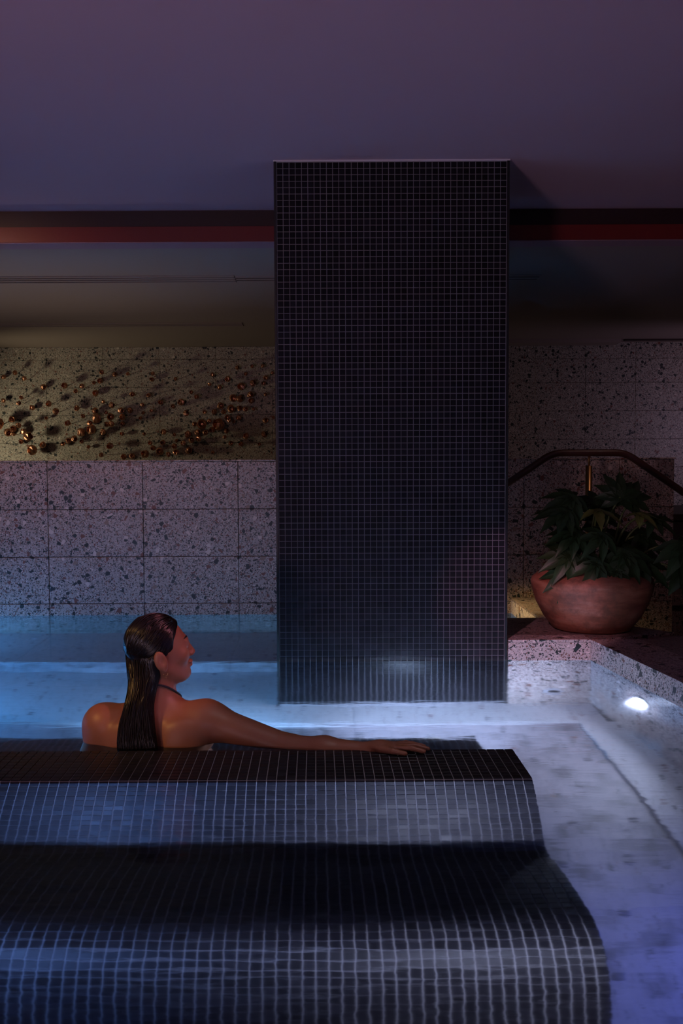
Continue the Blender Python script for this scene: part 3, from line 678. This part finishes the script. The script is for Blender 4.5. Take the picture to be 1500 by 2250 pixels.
# right hand lying on the tiled ridge
ell((.190, 2.622, .0190), (.042, .034, .0125), .014); cap(WR, (.175, 2.628, .016), .0205, .016, .02)
F4 = [((.222, 2.600, .013), (.258, 2.590, .017), (.292, 2.582, .0105)), ((.226, 2.614, .014), (.268, 2.609, .0185), (.306, 2.604, .011)),
      ((.224, 2.629, .014), (.263, 2.628, .018), (.298, 2.627, .011)), ((.217, 2.644, .012), (.248, 2.647, .015), (.276, 2.650, .010))]
F4 = [tuple((p[0], p[1], p[2] + .0055) for p in q) for q in F4]
for a_, b_, c_ in F4: cap(a_, b_, .0085, .0078, .004); cap(b_, c_, .0078, .0065, .003)
cap((.175, 2.604, .017), (.205, 2.580, .0175), .011, .0085, .006); cap((.205, 2.580, .0175), (.240, 2.568, .0145), .0085, .0068, .003)
# head, in a frame: f forward (to the right and slightly away), l toward the camera side, u up
yaw, tip = math.radians(17), math.radians(5)
Fv = np.array([math.cos(yaw) * math.cos(tip), math.sin(yaw) * math.cos(tip), math.sin(tip)]); Lv = np.array([math.sin(yaw), -math.cos(yaw), 0.0]); Uv = np.cross(Lv, Fv); Uv = Uv if Uv[2] > 0 else -Uv
HC = np.array([-.466, HY, .268]); HS = .965
HR = [Fv, Lv, Uv]
def hp(f, l, u): return HC + HS * (f * Fv + l * Lv + u * Uv)
def hell(c, r, k=.01, sub=False): ell(hp(*c), np.array(r) * HS, k, HR, sub)
def hcap(a, b, ra, rb, k=.008, sub=False): cap(hp(*a), hp(*b), ra * HS, rb * HS, k, sub)
hell((-.010, 0, .016), (.086, .070, .078), .02)
hell((.028, 0, -.032), (.060, .055, .080), .025)
hcap((.055, 0, -.092), (.071, 0, -.090), .022, .019, .02)
for s_ in (-1, 1):
    hcap((-.005, s_ * .052, -.055), (.060, s_ * .018, -.094), .016, .015, .02)          # jaw
    hell((.058, s_ * .036, -.028), (.026, .022, .024), .015)                            # cheek
    hell((.092, s_ * .030, -.001), (.016, .015, .011), .010, sub=True)                  # eye socket
    hell((.074, s_ * .031, -.001), (.0125, .0125, .0115), .004)
    Rr = [np.cos(.25) * Fv + np.sin(.25) * Uv, Lv, -np.sin(.25) * Fv + np.cos(.25) * Uv]
    ell(hp(-.008, s_ * .077, -.030), (.019, .0085, .032), .004, Rr); hell((-.003, s_ * .086, -.028), (.009, .0065, .016), .004, sub=True)
    hell((-.001, s_ * .076, -.056), (.0085, .0055, .009), .004)                           # lobe
    hell((.093, s_ * .010, -.034), (.010, .007, .007), .006)                            # nostril wing
hell((.078, 0, .014), (.012, .042, .010), .012)
hcap((.083, 0, .004), (.101, 0, -.029), .007, .0085, .008)
hell((.0885, 0, -.057), (.011, .023, .0058), .005); hell((.0865, 0, -.068), (.011, .020, .0062), .005)
np.clip(D, -.03, .03, out=D)
grid = vdb.FloatGrid(.03); grid.copyFromArray(D); grid.transform = vdb.createLinearTransform(VOX)
pts, quads = grid.convertToQuads(0.0)
pts = pts + lo
bme = bpy.data.meshes.new('body'); bme.from_pydata(pts.tolist(), [], quads.tolist())
bm = bmesh.new(); bm.from_mesh(bme)
bmesh.ops.smooth_vert(bm, verts=bm.verts[:], factor=.5, use_axis_x=True, use_axis_y=True, use_axis_z=True)
bmesh.ops.recalc_face_normals(bm, faces=bm.faces[:]); bm.to_mesh(bme); bm.free()
bme.materials.append(MATS['skin']); bme.polygons.foreach_set('use_smooth', [True] * len(bme.polygons))
person = thing('person', (-.462, 2.86, -.47), 'person with long wet dark hair sitting in the pool, arm stretched along the bench', 'person')
link('body', bme, person)
for s_ in (-1, 1):
    e = MB().lathe([(.0002, .0118), (.006, .0102), (.0102, .006), (.0118, 0), (.0102, -.006), (.006, -.0102), (.0002, -.0118)], 14)
    link('eye', e.mesh('eye', 'eye_white', True), person, mw=Matrix.Translation(Vector(hp(.073, s_ * .031, -.001))))
    MB().tube([hp(.083, s_ * .012, .020), hp(.082, s_ * .026, .025), hp(.072, s_ * .044, .022)], [.0022, .003, .0012], 6).obj('eyebrow', 'hair_dark', person, True)
    c_ = hp(.002, s_ * .081, -.068)
    er = MB().tube([c_ + np.array(Fv) * .006 * math.cos(a) + np.array([0, 0, 1]) * .006 * math.sin(a) for a in np.linspace(math.pi * .95, math.pi * 2.1, 9)], .0014, 6).obj('earring', 'gold', person, True)
    MB().lathe([(.0001, .002), (.0016, .001), (.0018, 0), (.0016, -.001), (.0001, -.002)], 10, tuple(c_ + np.array([0, 0, -.0105]))).obj('bead', 'gold', er, True)
# halter strap round the neck
from mathutils.bvhtree import BVHTree
bvh = BVHTree.FromPolygons(pts.tolist(), quads.tolist())
def wrap(cx, cy_, zf, n=48, off=.0022, R_=.30):
    out = []
    for a in np.linspace(0, 2 * math.pi, n + 1)[:-1]:
        o_ = Vector((cx + R_ * math.cos(a), cy_ + R_ * math.sin(a), zf(a))); d_ = (Vector((cx, cy_, zf(a))) - o_).normalized()
        h_ = bvh.ray_cast(o_, d_, R_)[0]
        out.append((h_ if h_ else Vector((cx, cy_, zf(a))) - d_ * .06) - d_ * off)
    return out
nk = wrap(-.474, 2.80, lambda a: .122 - .045 * math.sin(a), R_=.12)
MB().tube(nk, .0030, 8, closed=True).obj('swimsuit_strap', 'swim_black', person, True)
bk = wrap(-.462, 2.79, lambda a: -.135, R_=.2)
MB().tube(bk, .008, 8, closed=True).obj('swimsuit_band', 'swim_black', person, True)

# hair: combed-back wet strands over a smooth mass
hb = MB(); rad = np.array([.092, .0725, .084]) * HS
def hairline(u): return .50 + .50 * u - max(0, -.35 - u) * 2.2
def hpos(d, lift):
    d = np.array(d); d = d / np.linalg.norm(d); q = d * rad * lift
    return hp(-.012, 0, .018) + q[0] * Fv + q[1] * Lv + q[2] * Uv
FALL = [(.248, -.511, 2.772, .049, .066), (.205, -.505, 2.760, .049, .056), (.165, -.506, 2.740, .041, .042), (.115, -.512, 2.712, .040, .030), (.06, -.515, 2.688, .050, .022), (.01, -.512, 2.670, .056, .018), (-.035, -.508, 2.664, .054, .012)]
# inner cap and fall
NA, NB = 40, 22
vs, fs = [], []
for i in range(NB + 1):
    for j in range(NA):
        th = math.pi * i / NB; ph = 2 * math.pi * j / NA        # pole axis = back of the head
        d = np.array([-math.cos(th), math.sin(th) * math.cos(ph), math.sin(th) * math.sin(ph)])
        lim = hairline(d[2])                                      # hairline: higher up reaches further forward
        if d[0] > lim:
            d = np.array([lim, *(d[1:] * math.sqrt(max(1e-6, 1 - min(.98, lim * lim))) / max(1e-6, np.linalg.norm(d[1:])))])
        vs.append(hpos(d, (1.035 - .02 * min(1, max(0, -d[2] * 1.5))) if d[0] < lim - .02 else 1.012))
for i in range(NB):
    for j in range(NA): fs.append((i * NA + j, i * NA + (j + 1) % NA, (i + 1) * NA + (j + 1) % NA, (i + 1) * NA + j))
hb.add(vs, fs)
secs = [(.290, -.500, 2.792, .044, .045), (.262, -.510, 2.788, .054, .060), (.240, -.511, 2.784, .054, .060), (.205, -.508, 2.772, .049, .052)] + FALL[2:]
vs, fs = [], []; NS = 18
for z, xc, yc, hw, th in secs:
    for k in range(NS):
        a = 2 * math.pi * k / NS; vs.append((xc + hw * .9 * math.cos(a), yc + th * math.sin(a) * .8 + .006, z))
for i in range(len(secs) - 1):
    for k in range(NS): fs.append((i * NS + k, i * NS + (k + 1) % NS, (i + 1) * NS + (k + 1) % NS, (i + 1) * NS + k))
fs += [tuple(range(NS)), tuple(range((len(secs) - 1) * NS, len(secs) * NS))]
hb.add(vs, fs)
hr_ = random.Random(3)
for k in range(620):
    ph = hr_.uniform(-1.30, 1.30) * math.pi / 2 * 1.02              # position along the hairline, 0 = top of the forehead
    side = math.sin(ph); upc = math.cos(ph)
    uu = upc; lim = hairline(uu * .9) - .02
    start = hr_.random() ** 1.5 * .8                                # some strands start further back
    d0 = np.array([lim * (1 - start) - .5 * start, side * .95, uu * .95]); d0 = d0 / np.linalg.norm(d0)
    near_ = side > -.12
    if near_:
        a = max(-1, min(1, -.95 + 1.9 * max(0, side) ** .9 + hr_.uniform(-.22, .22)))
        d1 = np.array([-.86 + .76 * max(0, side), .40 + .42 * max(0, side), -.10 - .28 * max(0, side)])
    else:
        a = max(-1, min(1, -.6 + hr_.uniform(-.4, .7))); d1 = np.array([-.92, -.10 + .3 * side + hr_.uniform(-.1, .1), -.25])
    d1 = d1 / np.linalg.norm(d1)
    om = math.acos(max(-1, min(1, float(d0 @ d1)))); path = []
    lift = 1.03 + hr_.uniform(.0, .03) if near_ else 1.01
    for q in range(7):
        t_ = q / 6; d = (math.sin((1 - t_) * om) * d0 + math.sin(t_ * om) * d1) / math.sin(om)
        d = d + np.array([0, 0, -.10 * math.sin(math.pi * t_) * abs(side)])
        path.append(Vector(hpos(d, lift if q else 1.02)))
    xa = max(-1, min(1, a + hr_.uniform(-.12, .12))); lay = hr_.uniform(.85, 1.12) if near_ else hr_.uniform(-.6, .3)
    for fi, (z, xc, yc, hw, th) in enumerate(FALL):
        z2 = z + hr_.uniform(-.006, .006)
        xx = max(-1, min(1, xa + hr_.uniform(-.10, .10)))
        ye = yc - th * lay * math.sqrt(max(0, 1 - xx * xx)) + .004; wc = (.92, .5, .18, 0, 0, 0, 0)[fi] if near_ else 0
        yk = 2.720 + .058 * ((1 - xx) / 2) ** 1.6 - (lay - .95) * .03          # still hugging the skull here
        path.append(Vector((xc + xx * hw, ye * (1 - wc) + yk * wc, z2)))
    pl = catmull(path, 3); n_ = len(pl); rr_ = hr_.uniform(.0014, .0030)
    hb.tube(pl, [rr_ * (.35 + .65 * min(1, i / 5)) * (1 - .6 * max(0, (i - n_ * .75) / (n_ * .25))) for i in range(n_)], 4, False)
hb.obj('hair', 'hair_dark', person, True)
